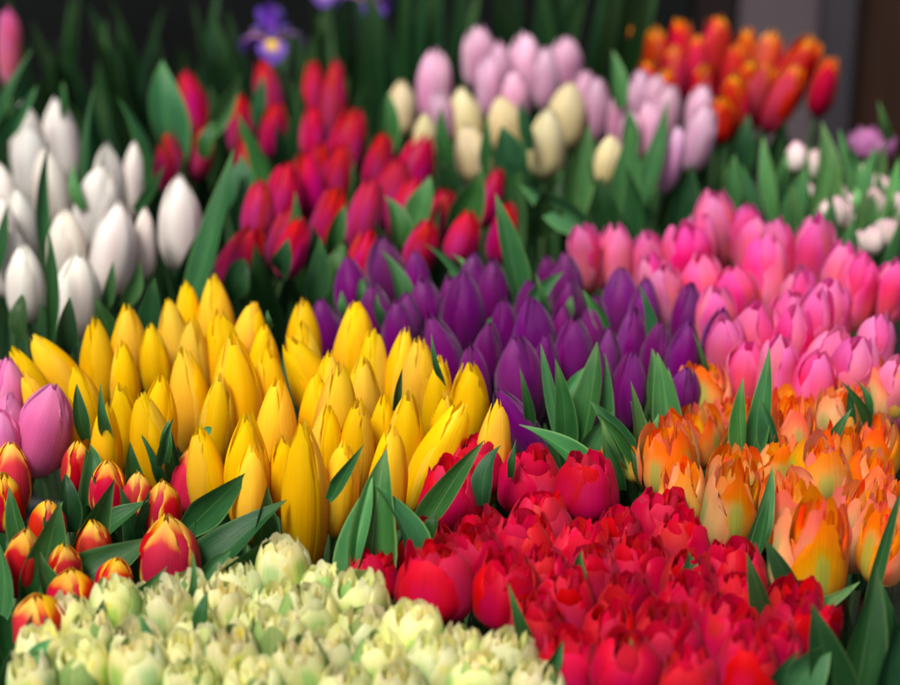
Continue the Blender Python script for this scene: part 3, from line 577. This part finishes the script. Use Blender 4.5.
def iris_plant(name, label, x, y, bloom, drop, nleaf, seed, hl=(.34, .5)):
    rng = random.Random(seed)
    C, t = on_plane(x, y, drop)
    root = Vector((C.x + rng.uniform(-.01, .01), C.y, ROOT_Z))
    T = link(name, None, None, root); T.empty_display_size = .02
    tag(T, label, 'iris', 'irises at the back')
    if bloom:
        b = C - root
        link('stem', stem_mesh(Vector((0, 0, 0)), Vector((0, 0, b.z * .5)), b, .004), T)
        iris_bloom(T, b, bloom * 1.2, rng)
    for i in range(nleaf):
        az = rng.uniform(0, 6.28); d = Vector((math.cos(az), math.sin(az), 0)); h = rng.uniform(*hl); s = rng.uniform(.03, .13)
        o = link('leaf', leaf_mesh((d * .012, d * s * .3 + Vector((0, 0, h * .6)), d * s + Vector((0, 0, h))), rng.uniform(.018, .034), d * -.6 + Vector((rng.uniform(-.4, .4), -1, 0)), LEAF, fold=.3, prof_w=strap_w, twist=rng.uniform(-.6, .6), seed=i), T)
        k = rng.uniform(.25, .7); o.color = (k, k, k, 1)  # leaf colour tinted down to stand in for the shade at the back
iris_plant('iris', 'violet iris with yellow throats above the red tulips', 272, 42, .042, .70, 5, 3)
iris_plant('iris', 'violet iris at the top edge, nearest the mauve tulips', 366, 2, .04, .70, 4, 5)
iris_plant('iris', 'violet iris cut by the top edge, between the other two', 330, -14, .04, .70, 4, 6)
for i, (x, w) in enumerate([(40, 'behind the white tulips, nearest the pink bud'), (85, 'behind the white tulips, second from the pink bud'), (130, 'behind the gap between white and red tulips'), (185, 'behind the tallest red tulip leaf'), (235, 'just beside the violet iris bloom'), (310, 'between the two violet iris blooms'), (5, 'directly behind the pink bud'), (160, 'in the dark gap over the red tulips'), (400, 'nearest the pale mauve tulips'), (440, 'behind the first mauve heads'), (520, 'behind the middle mauve heads'), (600, 'behind the mauve heads nearest the orange tips'), (565, 'behind the rightmost of the tall mauve heads'), (345, 'between the cut iris and the red heads')]):
    iris_plant('iris_plant', 'shade-darkened strap leaved iris plant without bloom, ' + w, x, 40 + (i % 3) * 14, 0, .72, 9, 40 + i, (.34, .5) if x < 390 else (.46, .60))

# ------------------------------------------------------------------ tubs that hold the bunches
TUBM = surf_mat('black plastic', (.010, .011, .012), (.020, .021, .022), 20, .45, .05)
def tub(key, label):
    B = BUNCH[key]
    rx, ry, h = max(B.hx * .55 + .03, .07), max(B.hy * .55 + .03, .07), .20
    T = link('flower_tub', None, None, (B.cen.x, B.cen.y, .004)); tag(T, label, 'tub', 'black flower tubs')
    n = 40
    def ring(sx, sy, z): return [(sx * math.cos(2 * math.pi * k / n), sy * math.sin(2 * math.pi * k / n), z) for k in range(n)]
    loops = [ring(rx * .86, ry * .86, 0), ring(rx, ry, h), ring(rx - .004, ry - .004, h), ring(rx * .86 - .004, ry * .86 - .004, .012)]
    vs = sum(loops, []); fs = [tuple(range(n))[::-1]]
    for i in range(3): fs += [(i * n + k, i * n + (k + 1) % n, (i + 1) * n + (k + 1) % n, (i + 1) * n + k) for k in range(n)]
    fs.append(tuple(range(3 * n, 4 * n)))
    link('shell', mesh('shell', vs, fs, TUBM), T)
    lo = [ring(rx + .001, ry + .001, h - .012), ring(rx + .008, ry + .008, h - .010), ring(rx + .008, ry + .008, h + .004), ring(rx - .002, ry - .002, h + .004)]
    vs = sum(lo, []); fs = []
    for i in range(3): fs += [(i * n + k, i * n + (k + 1) % n, (i + 1) * n + (k + 1) % n, (i + 1) * n + k) for k in range(n)]
    link('rim', mesh('rim', vs, fs, TUBM), T)
for k, l in (('yellow', 'yellow tulips'), ('purple', 'purple tulips'), ('pink', 'pink tulips'), ('red', 'pointed red tulips'), ('white', 'white tulips'), ('cream', 'cream and mauve tulips'), ('flame', 'red and orange tulips'),
             ('striped', 'striped red and yellow tulips'), ('carmine', 'double red tulips'), ('orange', 'double orange tulips'), ('lime', 'pale lime double tulips'), ('blush', 'blush buds')):
    tub(k, 'black plastic tub holding the ' + l)

# ------------------------------------------------------------------ setting
def sheet(name, x0, x1, y0, y1, z, mat, kind='structure'):
    o = link(name, mesh(name, [(x0, y0, z), (x1, y0, z), (x1, y1, z), (x0, y1, z)], [(0, 1, 2, 3)], mat, smooth=False)); o['kind'] = kind; return o
def boxm(x0, x1, y0, y1, z0, z1, mat, bev=.004):
    import bmesh
    bm = bmesh.new(); bmesh.ops.create_cube(bm, size=1)
    for v in bm.verts: v.co = Vector(((x0 + x1) / 2 + v.co.x * (x1 - x0), (y0 + y1) / 2 + v.co.y * (y1 - y0), (z0 + z1) / 2 + v.co.z * (z1 - z0)))
    bmesh.ops.bevel(bm, geom=bm.edges[:], offset=bev, segments=2, affect='EDGES')
    me = bpy.data.meshes.new('box'); bm.to_mesh(me); bm.free(); me.materials.append(mat); return me
sheet('ground', -60, 60, -60, 60, 0, surf_mat('dark paving', (.012, .013, .013), (.03, .03, .03), 5, .8, .3))
WY = 3.7
def wx(px): return (px - 450) / FPX * 3.78
wall = link('stall_wall', boxm(-3, wx(690), WY, WY + .12, 0, 1.5, surf_mat('shade black boarding', (.0015, .002, .002), (.005, .006, .006), 3, .7, .1)))  # shade over the backdrop is put into the wall's near black colour
tag(wall, 'stall wall blackened for shade behind the irises', 'wall')
o = link('brown_batten', boxm(wx(692), wx(736), WY + .01, WY + .1, 0, 1.5, surf_mat('umber board', (.010, .006, .006), (.020, .012, .012), 3.0, .6, .1, (6, 1, .6)))); tag(o, 'narrow dark brown board between the dark wall and mauve screen', 'board')
o = link('grey_screen', boxm(wx(738), wx(820), WY + .02, WY + .10, 0, 1.5, surf_mat('mauve grey board', (.066, .050, .058), (.105, .080, .090), 2.0, .7, .1, (3, 1, .6)))); tag(o, 'mauve grey screen beside the dark wall', 'screen')
o = link('stall_post', boxm(wx(821), wx(852), WY - .03, WY + .06, 0, 1.5, surf_mat('slate board', (.034, .030, .036), (.050, .044, .052), 2.0, .6, .1))); tag(o, 'slate grey post between the mauve panel and brown board', 'post')
o = link('stall_board', boxm(wx(854), 3, WY + .01, WY + .1, 0, 1.5, surf_mat('brown board', (.018, .008, .005), (.040, .018, .011), 3.0, .6, .1, (6, 1, .6)))); tag(o, 'dark brown wooden board at the far end', 'board')

m, nt, N, L = mk('cellophane')
tcn = N('ShaderNodeTexCoord'); nz = N('ShaderNodeTexNoise'); L(tcn.outputs['Object'], nz.inputs['Vector']); nz.inputs['Scale'].default_value = 14; nz.inputs['Detail'].default_value = 3; nz.inputs['Distortion'].default_value = 1.2
bp = N('ShaderNodeBump'); L(nz.outputs[0], bp.inputs['Height']); bp.inputs['Strength'].default_value = .6; bp.inputs['Distance'].default_value = .02
tp = N('ShaderNodeBsdfTransparent'); gl = N('ShaderNodeBsdfGlossy'); gl.inputs['Roughness'].default_value = .12; L(bp.outputs[0], gl.inputs['Normal'])
fr = N('ShaderNodeFresnel'); fr.inputs[0].default_value = 1.35; L(bp.outputs[0], fr.inputs['Normal'])
mx = N('ShaderNodeMixShader'); L(mathn(N, L, 'MULTIPLY_ADD', fr.outputs[0], .8, .01), mx.inputs[0]); L(tp.outputs[0], mx.inputs[1]); L(gl.outputs[0], mx.inputs[2])
ou = N('ShaderNodeOutputMaterial'); L(mx.outputs[0], ou.inputs[0]); CELLO = m
def cellophane(name, label, px0, px1, py_top, yref, drop, h):
    a, t = on_plane((px0 + px1) / 2, yref, drop)
    x0, x1 = (at_depth(px0, py_top, t)).x, (at_depth(px1, py_top, t)).x
    top = at_depth(px0, py_top, t)
    nx, nz_ = 34, 14; vs = []; fs = []
    for j in range(nz_ + 1):
        v = j / nz_
        for i in range(nx + 1):
            u = i / nx
            y = top.y - .10 * (1 - v) ** 1.5 * 0 + .012 * math.sin(u * 21 + v * 2) * (.4 + v) + .01 * noise.noise(Vector((u * 6, v * 4, 3)))  - .05 * (u - .5) ** 2
            vs.append((lerp(x0, x1, u), y + .02 * v, top.z - h * (1 - v) + .012 * math.sin(u * 9 + 1) * v))
    for j in range(nz_):
        for i in range(nx):
            k = j * (nx + 1) + i; fs.append((k, k + 1, k + nx + 2, k + nx + 1))
    o = link(name, mesh(name, vs, fs, CELLO)); tag(o, label, 'wrapping')
cellophane('cellophane_wrap', 'clear cellophane sheet around the leaves under the double orange tulips', 835, 930, 598, 655, .735, .25)

# ------------------------------------------------------------------ light
SUN_EL, SUN_AZ = 58.0, -35.0            # azimuth from straight behind the lens, negative = from the left
w = bpy.data.worlds.new('World'); S.world = w; w.use_nodes = True
nt = w.node_tree; bg = nt.nodes['Background']; sky = nt.nodes.new('ShaderNodeTexSky'); sky.sky_type = 'NISHITA'; sky.sun_disc = False
sky.sun_elevation = R(SUN_EL); sky.sun_rotation = R(180 - SUN_AZ); sky.air_density = 1.0; sky.dust_density = 3.0; sky.ozone_density = 1.0
hs = nt.nodes.new('ShaderNodeHueSaturation'); hs.inputs['Saturation'].default_value = .45; nt.links.new(sky.outputs[0], hs.inputs['Color']); nt.links.new(hs.outputs[0], bg.inputs[0]); bg.inputs[1].default_value = 0.13
sd = bpy.data.lights.new('sun', 'SUN'); sun = bpy.data.objects.new('sun', sd); COL.objects.link(sun)
sd.energy = 4.2; sd.angle = R(16); sd.color = (1.0, .96, .90)
d = Vector((math.sin(R(SUN_AZ)) * math.cos(R(SUN_EL)), -math.cos(R(SUN_AZ)) * math.cos(R(SUN_EL)), math.sin(R(SUN_EL))))
sun.rotation_mode = 'QUATERNION'; sun.rotation_quaternion = d.to_track_quat('Z', 'Y'); sun.location = (0, 0, 4)
S.view_settings.view_transform = 'Standard'; S.view_settings.look = 'None'; S.view_settings.exposure = 0; S.view_settings.gamma = 1
